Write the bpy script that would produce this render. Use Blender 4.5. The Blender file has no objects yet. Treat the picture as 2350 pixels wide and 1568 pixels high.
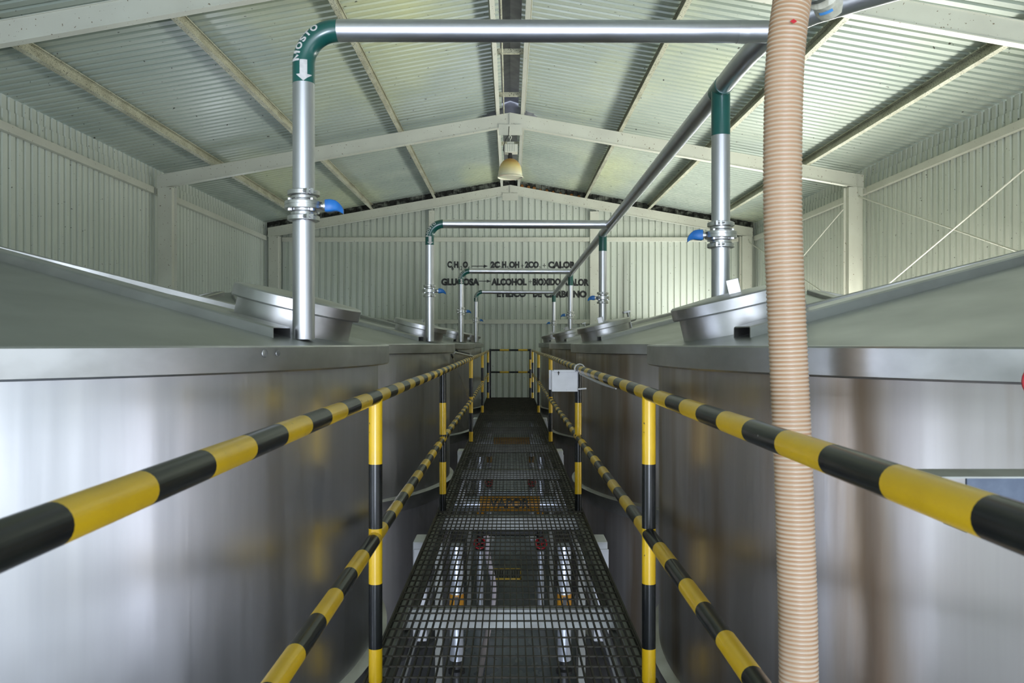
import bpy, bmesh, math, random
from mathutils import Vector, Matrix
random.seed(7)
R = math.radians
sc = bpy.context.scene
COL = sc.collection
EYE = 3.45                      # camera height above the ground floor
# ---------------------------------------------------------------- camera, sky, daylight, exposure
cam = bpy.data.cameras.new('camera'); co = bpy.data.objects.new('camera', cam); COL.objects.link(co)
co.location = (0, 0, EYE); co.rotation_euler = (R(90), 0, 0)
cam.sensor_width = 36; cam.lens = 36*1900/2350
cam.shift_x = 4/2350; cam.shift_y = 3/2350
cam.clip_start = .05; cam.clip_end = 200
cam.dof.use_dof = True; cam.dof.focus_distance = 9.0; cam.dof.aperture_fstop = 11
sc.camera = co
sc.view_settings.view_transform = 'Standard'; sc.view_settings.look = 'None'
sc.view_settings.exposure = 0.20; sc.view_settings.gamma = 1
w = bpy.data.worlds.new('sky'); sc.world = w; w.use_nodes = True
bg = w.node_tree.nodes['Background']; bg.inputs[0].default_value = (.80, .90, 1, 1); bg.inputs[1].default_value = 2.0
def area(name, loc, rot, sx, sy, power, col):
    l = bpy.data.lights.new(name, 'AREA'); l.shape = 'RECTANGLE'; l.size = sx; l.size_y = sy
    l.energy = power; l.color = col
    o = bpy.data.objects.new(name, l); COL.objects.link(o); o.location = loc; o.rotation_euler = rot
    return o
# daylight through the openings of the hall: long louvre strips in the side walls, the side door and the open front end; plus an added low fill
area('daylight_right_strip', (5.85, 10.6, 2.5), (0, R(112), 0), 1.9, 12.8, 1420, (1, 1, .93))
area('daylight_left_strip', (-5.80, 8, 2.45), (0, R(-100), 0), 1.4, 20, 45, (.88, .95, 1))
area('daylight_right_corner', (5.62, 18.86, 2.45), (0, R(90), 0), 2.1, .46, 210, (.86, .93, 1))
area('daylight_left_corner', (-5.62, 18.98, 2.4), (0, R(-90), 0), 1.5, .26, 90, (.80, .88, 1))
area('daylight_side_door', (5.85, -3.2, 2.0), (0, R(100), 0), 3.4, 4.6, 30, (.95, .97, 1))
area('daylight_front', (0, -7.8, 2.9), (R(90), 0, 0), 10.5, 5.4, 205, (.84, .90, 1))
area('front_low_fill', (0, -7.7, 1.1), (R(90), 0, 0), 2.6, 2.0, 700, (.74, .83, 1))  # added fill lamp, no opening of its own; brightens floor and aisle below the walkway

# ---------------------------------------------------------------- materials
MATS = {}
def nt(name):
    m = bpy.data.materials.new(name); m.use_nodes = True
    t = m.node_tree; b = t.nodes['Principled BSDF']; MATS[name] = m
    return m, t, b
def inp(t, s, v):
    s.default_value = v
def mk(name, col, rough=.5, metal=0.0, col2=None, scale=(4, 4, 4), detail=5, lo=.4, hi=.6, rr=0.0, bump=0.0, bscale=None,
       speck=None, speck_scale=60, speck_lo=.66, speck_hi=.70, coat=0.0, spec=None, space='Object', streak=None):
    m, t, b = nt(name); N = t.nodes; L = t.links
    b.inputs['Base Color'].default_value = (*col, 1); b.inputs['Roughness'].default_value = rough
    b.inputs['Metallic'].default_value = metal
    if coat: b.inputs['Coat Weight'].default_value = coat; b.inputs['Coat Roughness'].default_value = .15
    if spec is not None: b.inputs['Specular IOR Level'].default_value = spec
    tc = N.new('ShaderNodeTexCoord')
    def noise(sc_, det=detail, sc2=1.0):
        mp = N.new('ShaderNodeMapping'); mp.inputs['Scale'].default_value = sc_
        L.new(tc.outputs[space], mp.inputs[0])
        n = N.new('ShaderNodeTexNoise'); n.inputs['Scale'].default_value = sc2; n.inputs['Detail'].default_value = det
        L.new(mp.outputs[0], n.inputs['Vector']); return n
    def ramp(src, lo_, hi_):
        r = N.new('ShaderNodeMapRange'); r.inputs['From Min'].default_value = lo_; r.inputs['From Max'].default_value = hi_
        L.new(src, r.inputs['Value']); return r
    last = None
    if col2 is not None:
        n = noise(scale); r = ramp(n.outputs['Fac'], lo, hi)
        mx = N.new('ShaderNodeMix'); mx.data_type = 'RGBA'
        mx.inputs['A'].default_value = (*col, 1); mx.inputs['B'].default_value = (*col2, 1)
        L.new(r.outputs[0], mx.inputs['Factor']); last = mx.outputs['Result']
        if rr:
            r2 = N.new('ShaderNodeMapRange'); r2.inputs['To Min'].default_value = rough - rr; r2.inputs['To Max'].default_value = rough + rr
            r2.inputs['From Min'].default_value = .3; r2.inputs['From Max'].default_value = .7
            L.new(n.outputs['Fac'], r2.inputs['Value']); L.new(r2.outputs[0], b.inputs['Roughness'])
    for spc in ([(streak)] if streak else []):
        (c3, sc3, lo3, hi3) = spc
        n = noise(sc3, 6); r = ramp(n.outputs['Fac'], lo3, hi3)
        mx = N.new('ShaderNodeMix'); mx.data_type = 'RGBA'
        if last: L.new(last, mx.inputs['A'])
        else: mx.inputs['A'].default_value = (*col, 1)
        mx.inputs['B'].default_value = (*c3, 1); L.new(r.outputs[0], mx.inputs['Factor']); last = mx.outputs['Result']
    if speck is not None:
        n = noise((1, 1, 1), 3, speck_scale); r = ramp(n.outputs['Fac'], speck_lo, speck_hi)
        mx = N.new('ShaderNodeMix'); mx.data_type = 'RGBA'
        if last: L.new(last, mx.inputs['A'])
        else: mx.inputs['A'].default_value = (*col, 1)
        mx.inputs['B'].default_value = (*speck, 1); L.new(r.outputs[0], mx.inputs['Factor']); last = mx.outputs['Result']
    if last: L.new(last, b.inputs['Base Color'])
    if bump:
        n = noise(bscale or scale, 3); bp = N.new('ShaderNodeBump'); bp.inputs['Strength'].default_value = bump
        bp.inputs['Distance'].default_value = .01
        L.new(n.outputs['Fac'], bp.inputs['Height']); L.new(bp.outputs[0], b.inputs['Normal'])
    return m
BODY = mk('tank_steel', (.74, .745, .78), .40, 1, (.62, .625, .66), (9, 9, .35), 6, .35, .7, rr=.07, bump=.08, bscale=(22, 22, 1.2))
BODYW = mk('tank_steel_stained', (.60, .575, .565), .42, 1, (.47, .44, .43), (9, 9, .35), 6, .35, .7, rr=.07, bump=.08, bscale=(22, 22, 1.2),
           streak=((.40, .32, .24), (5, 5, .45), .50, .70))
RIM = mk('rim_steel', (.58, .58, .59), .36, 1, (.44, .44, .44), (5, 5, 9), 5, .35, .7, rr=.06)
CONE = mk('cone_steel', (.50, .51, .50), .42, 1, (.38, .39, .38), (1.6, 1.6, 1.6), 6, .35, .65, rr=.08)
PIPE = mk('pipe_steel', (.66, .66, .70), .34, 1, (.60, .60, .64), (14, 14, 3), 3, .35, .7, rr=.03)
CAST = mk('cast_steel', (.66, .66, .66), .30, 1, (.52, .52, .52), (30, 30, 30), 4, .4, .6)
GREEN = mk('green_paint', (.006, .085, .070), .28, 0, (.005, .07, .058), (8, 8, 8), coat=.4)
LETW = mk('white_stencil', (.58, .56, .54), .5, 0, (.50, .48, .47), (60, 60, 60))
BLUE = mk('blue_plastic', (.012, .16, .50), .38, 0, (.01, .12, .40), (20, 20, 20), coat=.2)
WALL = mk('wall_paint', (.57, .605, .53), .42, 0, (.50, .54, .47), (1.2, 1.2, .25), 6, .3, .7, rr=.05,
          speck=(.10, .10, .08), speck_scale=26, speck_lo=.70, speck_hi=.73, streak=((.33, .35, .30), (3, 3, .15), .60, .80))
ROOF = mk('roof_paint', (.41, .455, .385), .36, 0, (.31, .365, .315), (.5, .8, .5), 6, .3, .7, rr=.06,
          speck=(.06, .06, .04), speck_scale=16, speck_lo=.705, speck_hi=.73, streak=((.55, .58, .34), (.35, .12, .3), .50, .70))
CREAM = mk('cream_paint', (.60, .61, .52), .45, 0, (.53, .53, .45), (2, 2, 2), 5, .3, .7,
           speck=(.16, .12, .07), speck_scale=34, speck_lo=.68, speck_hi=.72)
PURL = mk('purlin_paint', (.50, .50, .38), .5, 0, (.36, .35, .25), (3, 3, 3), 5, .4, .65,
          speck=(.05, .05, .035), speck_scale=70, speck_lo=.56, speck_hi=.66)
GALV = mk('galvanised', (.36, .36, .40), .45, .8, (.26, .26, .30), (6, 6, 6), 5, .35, .65)
YEL = mk('yellow_paint', (.80, .50, .008), .34, 0, (.70, .43, .007), (7, 7, 7), 4, .4, .7, coat=.25,
         speck=(.05, .045, .03), speck_scale=28, speck_lo=.735, speck_hi=.75)
BLK = mk('black_paint', (.010, .011, .012), .24, 0, (.016, .018, .016), (9, 9, 9), spec=.35,
         speck=(.25, .25, .22), speck_scale=48, speck_lo=.75, speck_hi=.77)
GRATE = mk('grating_steel', (.030, .027, .019), .6, .2, (.065, .056, .04), (10, 10, 10), 5, .4, .7)
BEAM = mk('beam_grey', (.36, .37, .34), .55, 0, (.27, .27, .24), (5, 5, 5))
HOSE = mk('hose_cream', (.57, .455, .34), .42, 0, (.50, .38, .27), (6, 6, 1.5), 4, .35, .65, coat=.15)
HOSED = mk('hose_groove', (.40, .23, .12), .5, 0, (.46, .29, .17), (6, 6, 1.5))
REDM = mk('red_paint', (.50, .008, .020), .35, 0, (.42, .006, .016), (20, 20, 20), coat=.3)
ORNG = mk('orange_band', (.55, .25, .015), .45, 0, (.46, .20, .012), (15, 15, 15))
DARK = mk('dark_iron', (.012, .012, .012), .5, .2, (.03, .03, .03), (30, 30, 30))
INSUL = mk('insulation_foil', (.66, .69, .75), .38, .6, (.54, .57, .63), (16, 16, 4), 5, .35, .65, bump=.25, bscale=(12, 12, 5))
WHITE = mk('white_enamel', (.74, .74, .77), .42, 0, (.64, .64, .66), (7, 7, 7), 5, .4, .7,
           speck=(.30, .27, .22), speck_scale=50, speck_lo=.72, speck_hi=.74)
FLOORM = mk('floor_paint', (.26, .30, .35), .30, 0, (.13, .15, .165), (1.1, .6, 1), 6, .35, .62, rr=.08,
            speck=(.03, .03, .03), speck_scale=9, speck_lo=.69, speck_hi=.72)
BLACKT = mk('black_lettering', (.016, .018, .018), .5, 0, (.03, .03, .03), (10, 10, 10))
LILAC = mk('lilac_hose', (.62, .56, .62), .45, 0, (.56, .50, .56), (8, 8, 8))
FOAM = mk('orange_foam', (.50, .22, .06), .8, 0, (.35, .13, .03), (30, 30, 30), bump=.5)
STEELB = mk('blue_grey_steel', (.10, .125, .17), .5, .1, (.07, .09, .13), (20, 20, 20))
TAPE = mk('blue_tape', (.10, .35, .75), .5)
PLASTIC = mk('clear_wrap', (.62, .60, .48), .3, 0, (.45, .43, .33), (15, 15, 15), bump=.6, bscale=(40, 40, 10))
STAIN = mk('bare_patch', (.20, .20, .20), .5, .8, (.45, .45, .44), (60, 60, 60))
def acrylic():
    m, t, b = nt('lamp_acrylic'); N = t.nodes; L = t.links
    tc = N.new('ShaderNodeTexCoord'); sp = N.new('ShaderNodeSeparateXYZ'); L.new(tc.outputs['Object'], sp.inputs[0])
    r = N.new('ShaderNodeMapRange'); r.inputs['From Min'].default_value = .02; r.inputs['From Max'].default_value = .26
    L.new(sp.outputs['Z'], r.inputs['Value'])
    c = N.new('ShaderNodeValToRGB'); c.color_ramp.elements[0].color = (.62, .60, .46, 1); c.color_ramp.elements[1].color = (.42, .22, .03, 1)
    e = c.color_ramp.elements.new(.55); e.color = (.60, .50, .22, 1)
    L.new(r.outputs[0], c.inputs[0]); L.new(c.outputs[0], b.inputs['Base Color'])
    b.inputs['Roughness'].default_value = .3
    b.inputs['Subsurface Weight'].default_value = .2
    return m
ACRYL = acrylic()

# ---------------------------------------------------------------- mesh builder
class MB:
    def __init__(s): s.v = []; s.f = []; s.m = []
    def add(s, vs, fs, mi=0):
        o = len(s.v); s.v += [tuple(v) for v in vs]
        for f in fs: s.f.append(tuple(i+o for i in f)); s.m.append(mi)
    def box(s, x0, x1, y0, y1, z0, z1, mi=0, M=None):
        vs = [Vector((x, y, z)) for z in (z0, z1) for y in (y0, y1) for x in (x0, x1)]
        if M is not None: vs = [M @ v for v in vs]
        s.add(vs, [(0, 2, 3, 1), (4, 5, 7, 6), (0, 1, 5, 4), (2, 6, 7, 3), (0, 4, 6, 2), (1, 3, 7, 5)], mi)
    def rings(s, rs, mi=0, closed=True, caps=(True, True), mis=None):
        """rs: list of rings (lists of points)"""
        n = len(rs[0]); o = len(s.v)
        for r_ in rs: s.v += [tuple(p) for p in r_]
        for k in range(len(rs)-1):
            for i in range(n if closed else n-1):
                a = o+k*n+i; b = o+k*n+(i+1) % n
                s.f.append((a, b, b+n, a+n)); s.m.append(mis[k] if mis else mi)
        if caps[0]: s.f.append(tuple(o+i for i in reversed(range(n)))); s.m.append(mis[0] if mis else mi)
        if caps[1]: s.f.append(tuple(o+(len(rs)-1)*n+i for i in range(n))); s.m.append(mis[-1] if mis else mi)
    def tube(s, pts, r, seg=20, mi=0, mis=None, caps=(True, True)):
        pts = [Vector(p) for p in pts]; rs = []
        up = None
        for i, p in enumerate(pts):
            a = pts[max(i-1, 0)]; b = pts[min(i+1, len(pts)-1)]
            t = (b-a).normalized()
            if up is None:
                up = Vector((0, 0, 1)) if abs(t.z) < .9 else Vector((0, 1, 0))
            u = (up - t*up.dot(t)).normalized(); v = t.cross(u); up = u
            rr = r[i] if isinstance(r, (list, tuple)) else r
            rs.append([p + (u*math.cos(2*math.pi*k/seg) + v*math.sin(2*math.pi*k/seg))*rr for k in range(seg)])
        s.rings(rs, mi, True, caps, mis)
    def lathe(s, prof, c=(0, 0, 0), seg=48, mi=0, M=None, mis=None):
        """prof: (radius, z) from one end to the other; r=0 ends become fans"""
        c = Vector(c); o = len(s.v)
        rs = []
        for (r_, z) in prof:
            ring = [Vector((r_*math.cos(2*math.pi*k/seg), r_*math.sin(2*math.pi*k/seg), z)) for k in range(seg)]
            if M is not None: ring = [M @ p for p in ring]
            rs.append([p + c for p in ring])
        s.rings(rs, mi, True, (prof[0][0] > 0, prof[-1][0] > 0), mis)
    def prism(s, poly, y0, y1, mi=0, M=None):
        """poly in (x,z), extruded along y"""
        r0 = [Vector((x, y0, z)) for x, z in poly]; r1 = [Vector((x, y1, z)) for x, z in poly]
        if M is not None: r0 = [M @ p for p in r0]; r1 = [M @ p for p in r1]
        s.rings([r0, r1], mi)
    def build(s, name, mats, parent=None, off=(0, 0, 0), smooth=True, angle=35, bevel=0):
        me = bpy.data.meshes.new(name); off = Vector(off)
        me.from_pydata([Vector(v)-off for v in s.v], [], s.f)
        if not isinstance(mats, (list, tuple)): mats = [mats]
        for m in mats: me.materials.append(m)
        me.polygons.foreach_set('material_index', s.m)
        bm = bmesh.new(); bm.from_mesh(me)
        bmesh.ops.remove_doubles(bm, verts=bm.verts, dist=1e-5)
        bmesh.ops.recalc_face_normals(bm, faces=bm.faces)
        bm.to_mesh(me); bm.free()
        if smooth:
            me.polygons.foreach_set('use_smooth', [True]*len(me.polygons))
            me.set_sharp_from_angle(angle=R(angle))
        o = bpy.data.objects.new(name, me); COL.objects.link(o)
        if parent is not None: o.parent = parent
        if bevel:
            b = o.modifiers.new('bevel', 'BEVEL'); b.width = bevel; b.segments = 2; b.limit_method = 'ANGLE'
        return o
def thing(name, label, cat, loc=(0, 0, 0), group=None, rz=0):
    o = bpy.data.objects.new(name, None); COL.objects.link(o); o.location = loc; o.rotation_euler = (0, 0, rz)
    o.empty_display_size = .1
    o['label'] = label; o['category'] = cat
    if group: o['group'] = group
    return o
def tag(o, label, cat, group=None):
    o['label'] = label; o['category'] = cat
    if group: o['group'] = group
    return o
def struct(o): o['kind'] = 'structure'; return o
def copy_tree(o, loc=None, label=None, rz=None):
    def cp(a, par):
        c = a.copy(); COL.objects.link(c); c.parent = par
        for ch in list(a.children): cp(ch, c)
        return c
    c = cp(o, None)
    if loc is not None: c.location = loc
    if label: c['label'] = label
    if rz is not None: c.rotation_euler = (0, 0, rz)
    return c
def text2d(s, cut=None, cuty=None, bold=.022):
    """glyph outlines of s as (verts2d, faces) scaled so the box is [0,1]x[0,1]; cut lists give slicing positions (0..1)"""
    cu = bpy.data.curves.new('t', 'FONT'); cu.body = s; cu.size = 1; cu.offset = bold; cu.resolution_u = 4
    ob = bpy.data.objects.new('t', cu); COL.objects.link(ob)
    dg = bpy.context.evaluated_depsgraph_get(); me = bpy.data.meshes.new_from_object(ob.evaluated_get(dg))
    bm = bmesh.new(); bm.from_mesh(me)
    bmesh.ops.remove_doubles(bm, verts=bm.verts, dist=1e-4)
    bmesh.ops.triangulate(bm, faces=bm.faces[:])
    xs = [v.co.x for v in bm.verts]; ys = [v.co.y for v in bm.verts]
    x0, x1, y0, y1 = min(xs), max(xs), min(ys), max(ys)
    for v in bm.verts: v.co.x = (v.co.x-x0)/(x1-x0); v.co.y = (v.co.y-y0)/(y1-y0); v.co.z = 0
    for c in cut or []:
        bmesh.ops.bisect_plane(bm, geom=bm.verts[:]+bm.edges[:]+bm.faces[:], plane_co=(c, 0, 0), plane_no=(1, 0, 0), dist=1e-6)
    for c in cuty or []:
        bmesh.ops.bisect_plane(bm, geom=bm.verts[:]+bm.edges[:]+bm.faces[:], plane_co=(0, c, 0), plane_no=(0, 1, 0), dist=1e-6)
    bmesh.ops.triangulate(bm, faces=bm.faces[:])
    bm.verts.index_update()
    vs = [(v.co.x, v.co.y) for v in bm.verts]; fs = [tuple(v.index for v in f.verts) for f in bm.faces]
    bm.free(); bpy.data.objects.remove(ob); bpy.data.curves.remove(cu); bpy.data.meshes.remove(me)
    return vs, fs

# ================================================================ SETTING
PITCH = .1466; XW = 5.66; YB = 19.2; YF = -8.0
SL = .177; HR = 3.79                       # roof slope, roof height at the ridge above the eye
def roofz(x): return EYE + HR - SL*abs(x)
PROF = [(0, 0), (.58, 0), (.65, .030), (.93, .030)]
def prof_at(u):
    f = (u/PITCH) % 1.0
    if f < .58: return 0
    if f < .65: return .030*(f-.58)/.07
    if f < .93: return .030
    return .030*(1-f)/.07
def breaks(a, b):
    out = [a]; k = math.floor(a/PITCH)
    while k*PITCH < b:
        for f, _ in PROF:
            u = (k+f)*PITCH
            if a < u < b: out.append(u)
        k += 1
    return out + [b]
g = MB()
g.add([(-9, YF-3, 0), (9, YF-3, 0), (9, YB+.5, 0), (-9, YB+.5, 0)], [(0, 1, 2, 3)])
g.box(-9, 9, YF-3, YB+.5, -.15, -.01)
struct(g.build('floor', FLOORM, smooth=False))
def wall_side(side, name, bands):
    m = MB()
    for (y0, y1, z0, z1, off) in bands:
        bs = breaks(y0, y1+(.04 if y1 == YB else 0))
        r0 = []; r1 = []
        for y in bs:
            x = side*(XW + prof_at(y) + off)
            r0.append((x, y, z0)); r1.append((x, y, z1))
        for dx in (0, .004*side):
            m.rings([[(p[0]+dx, p[1], p[2]) for p in r0], [(p[0]+dx, p[1], p[2]) for p in r1]], 0, False, (False, False))
    return struct(m.build(name, WALL, smooth=False))
TOPW = EYE + HR - SL*XW - .006
wall_side(-1, 'wall_left', [(YF, YB, 0, 1.7, 0), (YF, YB, 3.15, EYE+2.62, 0), (YF, YB, EYE+2.5, TOPW, .014)])
wall_side(1, 'wall_right', [(-.9, YB, 0, 1.5, 0), (YF, YB, 3.55, EYE+2.62, 0), (YF, YB, EYE+2.5, TOPW, .014), (YF, -5.5, 0, 3.6, 0)])
# back wall with gable
m = MB(); bs = breaks(-XW-.06, XW+.06)
for dy in (0, .004):
    m.rings([[(x, YB+prof_at(x)+dy, 0) for x in bs], [(x, YB+prof_at(x)+dy, min(EYE+2.82, roofz(x)+.012)) for x in bs]], 0, False, (False, False))
    ins = [x for x in bs if roofz(x) > EYE+2.84]
    m.rings([[(x, YB+prof_at(x)+dy+.012, EYE+2.72) for x in ins], [(x, YB+prof_at(x)+dy+.012, roofz(x)+.012) for x in ins]], 0, False, (False, False))
wb = struct(m.build('wall_back', WALL, smooth=False))
# roof sheets, both slopes, with the round hole of the ridge ventilator
HOLEY, HOLER = 13.75, .46
m = MB()
for side in (-1, 1):
    bs = sorted(set(breaks(YF, YB+.2) + [HOLEY-HOLER+HOLER*.1*k for k in range(21)]))
    for dz in (0, .004):
        r0 = []; r1 = []
        for y in bs:
            xi = .13
            if abs(y-HOLEY) < HOLER: xi = max(xi, math.sqrt(HOLER**2-(y-HOLEY)**2))
            z = lambda x: EYE+HR-SL*x+prof_at(y)+dz
            r0.append((side*xi, y, z(xi))); r1.append((side*(XW+.22), y, z(XW+.22)))
        m.rings([r0, r1], 0, False, (False, False))
struct(m.build('ceiling', ROOF, smooth=False))
# ridge capping of bare galvanised sheet
m = MB()
for (a, b) in ((YF, HOLEY-HOLER-.02), (HOLEY+HOLER+.02, YB+.2)):
    m.add([(-.42, a, EYE+HR-.042), (0, a, EYE+HR+.09), (.42, a, EYE+HR-.042), (-.42, b, EYE+HR-.042), (0, b, EYE+HR+.09), (.42, b, EYE+HR-.042)],
          [(0, 1, 4, 3), (1, 2, 5, 4)])
struct(m.build('trim_1', GALV, smooth=False))
# orange foam along the top of the back wall
m = MB()
for i in range(10):
    x = .28 + i*.145 + random.uniform(-.02, .02)
    z = roofz(x)-.13-random.uniform(0, .03)
    rr = random.uniform(.035, .055)
    pr = [(0, -rr*1.5)] + [(rr*math.cos(a)*random.uniform(.8, 1.1), 1.5*rr*math.sin(a)) for a in [R(-50), R(-20), R(15), R(50)]] + [(0, rr*1.5)]
    m.lathe(pr, (x, YB-.005, z), 10)
m.build('foam_sealant', FOAM, wb)['kind'] = 'stuff'
# mildew along the top edge of the back wall
m = MB(); bs = breaks(-XW+.02, XW-.02)
for a, b in zip(bs[:-1], bs[1:]):
    if a < 0 < b: continue
    m.add([(a, YB+prof_at(a)-.004, roofz(a)-.30), (b, YB+prof_at(b)-.004, roofz(b)-.30), (b, YB+prof_at(b)-.004, roofz(b)), (a, YB+prof_at(a)-.004, roofz(a))], [(0, 1, 2, 3)])
MILD = mk('mildew', (.03, .03, .025), .8, 0, (.22, .23, .19), (6, 6, 9), 6, .48, .62)
m.build('mildew_patch', MILD, wb, smooth=False)['kind'] = 'stuff'
# painted equation, following the sheet profile
def wall_text(parts, name):
    m = MB()
    for (s, x0, x1, yt, yb, bold) in parts:
        k = YB/1900
        X0 = (x0-1171)*k; X1 = (x1-1171)*k; Z0 = EYE+(787-yb)*k; Z1 = EYE+(787-yt)*k
        if s == '>':
            zc = (Z0+Z1)/2
            segs = breaks(X0, X1-.10)
            for a, b in zip(segs[:-1], segs[1:]):
                m.add([(a, YB+prof_at(a)-.006, zc-.009), (b, YB+prof_at(b)-.006, zc-.009), (b, YB+prof_at(b)-.006, zc+.009), (a, YB+prof_at(a)-.006, zc+.009)], [(0, 1, 2, 3)])
            segs = breaks(X1-.10, X1)
            for a, b in zip(segs[:-1], segs[1:]):
                ha = .036*(X1-a)/.10; hb = .036*(X1-b)/.10+.0005
                m.add([(a, YB+prof_at(a)-.006, zc-ha), (b, YB+prof_at(b)-.006, zc-hb), (b, YB+prof_at(b)-.006, zc+hb), (a, YB+prof_at(a)-.006, zc+ha)], [(0, 1, 2, 3)])
            continue
        cuts = [(u-X0)/(X1-X0) for u in breaks(X0, X1)[1:-1]]
        vs, fs = text2d(s, cuts, bold=bold*1.6+.008)
        out = []
        for (u, v) in vs:
            X = X0+u*(X1-X0); out.append((X, YB+prof_at(X)-.006, Z0+v*(Z1-Z0)))
        m.add(out, fs)
    return m.build(name, BLACKT, wb, smooth=False)
wall_text([('C', 1026.5, 1037, 599.5, 615, .035), ('6', 1036, 1041.5, 611, 620, .01), ('H', 1042, 1052, 600, 615, .04), ('12', 1053, 1061, 611, 620, .0),
           ('O', 1062, 1074, 600, 615, .035), ('6', 1074.5, 1078.5, 611, 620, .0), ('>', 1082, 1120, 607, 615, 0),
           ('2C', 1125.5, 1147, 600, 615.5, .04), ('2', 1147, 1151.5, 611, 619, 0), ('H', 1152, 1162, 600, 615, .04), ('5', 1163, 1168, 611, 619, 0),
           ('OH', 1168.5, 1192, 600, 615.5, .035), ('+', 1195, 1202.5, 606, 614, -.01), ('2CO', 1204.5, 1236.5, 600, 615.5, .035), ('2', 1237, 1241, 611, 618, 0),
           ('+', 1245, 1253.5, 605, 614.5, -.01), ('CALOR', 1258, 1321, 600, 616, .035)], 'equation_lettering')
wall_text([('GLUCOSA', 1012.5, 1100, 639, 655.5, .035), ('>', 1099, 1127, 641, 650, 0), ('ALCOHOL', 1127.5, 1209, 639, 655.5, .035),
           ('+', 1213, 1221, 642, 651, -.01), ('BIOXIDO', 1222.5, 1287, 639, 655.5, .035), ('+', 1289, 1296, 642, 651, -.01),
           ('CALOR', 1297, 1351.5, 640, 656.5, .035)], 'equation_lettering')
wall_text([('ETILICO', 1140, 1207, 667, 682.5, .035), ('DE', 1223, 1243, 667, 682.5, .04), ('CARBONO', 1249, 1346.5, 667, 683.5, .035)], 'equation_lettering')

# ================================================================ PORTAL FRAMES, PURLINS, GIRTS
def cpoly(h, fl, t=.005, lip=.014, flip=1):
    """lipped C section, web on the left, in (x,z), from z=0 to h"""
    p = [(0, 0), (fl, 0), (fl, lip), (fl-t, lip), (fl-t, t), (t, t), (t, h-t), (fl-t, h-t), (fl-t, h-lip), (fl, h-lip), (fl, h), (0, h)]
    return [(flip*x, z) for x, z in p]
def portal_frame():
    r_ = thing('portal_frame', '', 'steel frame', (0, 0, 0), 'cream portal frames of the hall')
    ang = math.atan(SL)
    for s in (-1, 1):
        m = MB()
        xe = 5.56; y0, y1 = -.04, .04
        def sec(x, sh=0):
            zt = EYE+3.62-SL*x; zb = zt-.205
            return [(s*x, y0-.012, zb-.006), (s*x, y1, zb-.006), (s*x, y1, zt), (s*x, y0-.012, zt), (s*x, y0-.012, zt-.008), (s*x, y0, zt-.008), (s*x, y0, zb+.004), (s*x, y0-.012, zb+.004)]
        m.rings([sec(0.0), sec(xe)])
        m.build('rafter', CREAM, r_, smooth=False)
    for s in (-1, 1):
        m = MB(); zt = EYE+3.62-SL*5.45-.205
        a, b = sorted((s*5.32, s*5.54))
        m.box(a, b, -.05, .05, .02, zt)
        m.box(min(s*5.32, s*5.28), max(s*5.32, s*5.28), .05, .056, 0.02, zt)
        m.box(a-.04, b+.04, -.10, .10, 0, .02)
        m.build('column', CREAM, r_, smooth=False)
    m = MB(); m.box(-.18, .18, -.062, -.054, EYE+3.262, EYE+3.43); m.build('gusset_plate', CREAM, r_, smooth=False)
    m = MB(); m.box(-.012, .012, -.06, -.05, EYE+3.42, EYE+3.60); m.build('ridge_stiffener', CREAM, r_, smooth=False)
    return r_
pf = portal_frame()
FR = [(19.02, 'cream steel portal frame standing directly against the painted back wall'),
      (13.06, 'cream steel portal frame above the pendant lamp, second from the back wall'),
      (7.3, 'cream steel portal frame cropped by the top corners of the picture'),
      (1.45, 'cream steel portal frame right above the near ends of the handrails'),
      (-4.4, 'cream steel portal frame nearest the open front end of the hall')]
pf.location.y = FR[0][0]; pf['label'] = FR[0][1]
for y, lb in FR[1:]: copy_tree(pf, (0, y, 0), lb)
ang = math.atan(SL)
names = ['ridge', 'second', 'third', 'lowest']
wl = {('ridge', -1): 'cream ridge purlin just left of the roof centre line', ('ridge', 1): 'cream ridge purlin just right of the roof centre line',
      ('second', -1): 'mildewed roof purlin, first one down the left slope from the ridge', ('second', 1): 'mildewed roof purlin, first one down the right slope from the ridge',
      ('third', -1): 'mildewed roof purlin halfway down the left slope, passing behind the nearest riser', ('third', 1): 'dark roof purlin halfway down the right slope, passing behind the header pipe',
      ('lowest', -1): 'mildewed roof purlin nearest the left eave', ('lowest', 1): 'dark roof purlin nearest the right eave'}
for s in (-1, 1):
    for nm, x in zip(names, (.165, 1.76, 3.2, 4.7)):
        m = MB(); h = .14
        M = Matrix.Translation((s*x, 0, EYE+3.622-SL*x)) @ Matrix.Rotation(s*ang, 4, 'Y')
        fl = -s if nm != 'ridge' else s
        poly = cpoly(h, .055, flip=fl)
        m.prism(poly, YF+.1, YB-.02, 0, M)
        o = m.build('roof_purlin', CREAM if nm == 'ridge' else PURL, smooth=False)
        tag(o, wl[(nm, s)], 'purlin', 'purlins carrying the roof sheets')
# cross struts between the ridge purlins and a conduit
for i, y in enumerate((5.2, 7.2, 8.35, 10.4, 12.2, 15.2, 17.2)):
    m = MB(); m.box(-.165, .165, y-.02, y+.02, EYE+3.63, EYE+3.69)
    tag(m.build('ridge_strut', PURL, smooth=False), 'short dirty strut spanning between the two ridge purlins', 'strut', 'short struts along the ridge')
m = MB(); m.tube([(-.10, y, EYE+3.60+.004*math.sin(y*2)) for y in [YF+.5+i*.5 for i in range(43)]], .011, 10)
tag(m.build('ridge_conduit', PURL), 'thin pale conduit running along under the ridge', 'conduit')
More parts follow.
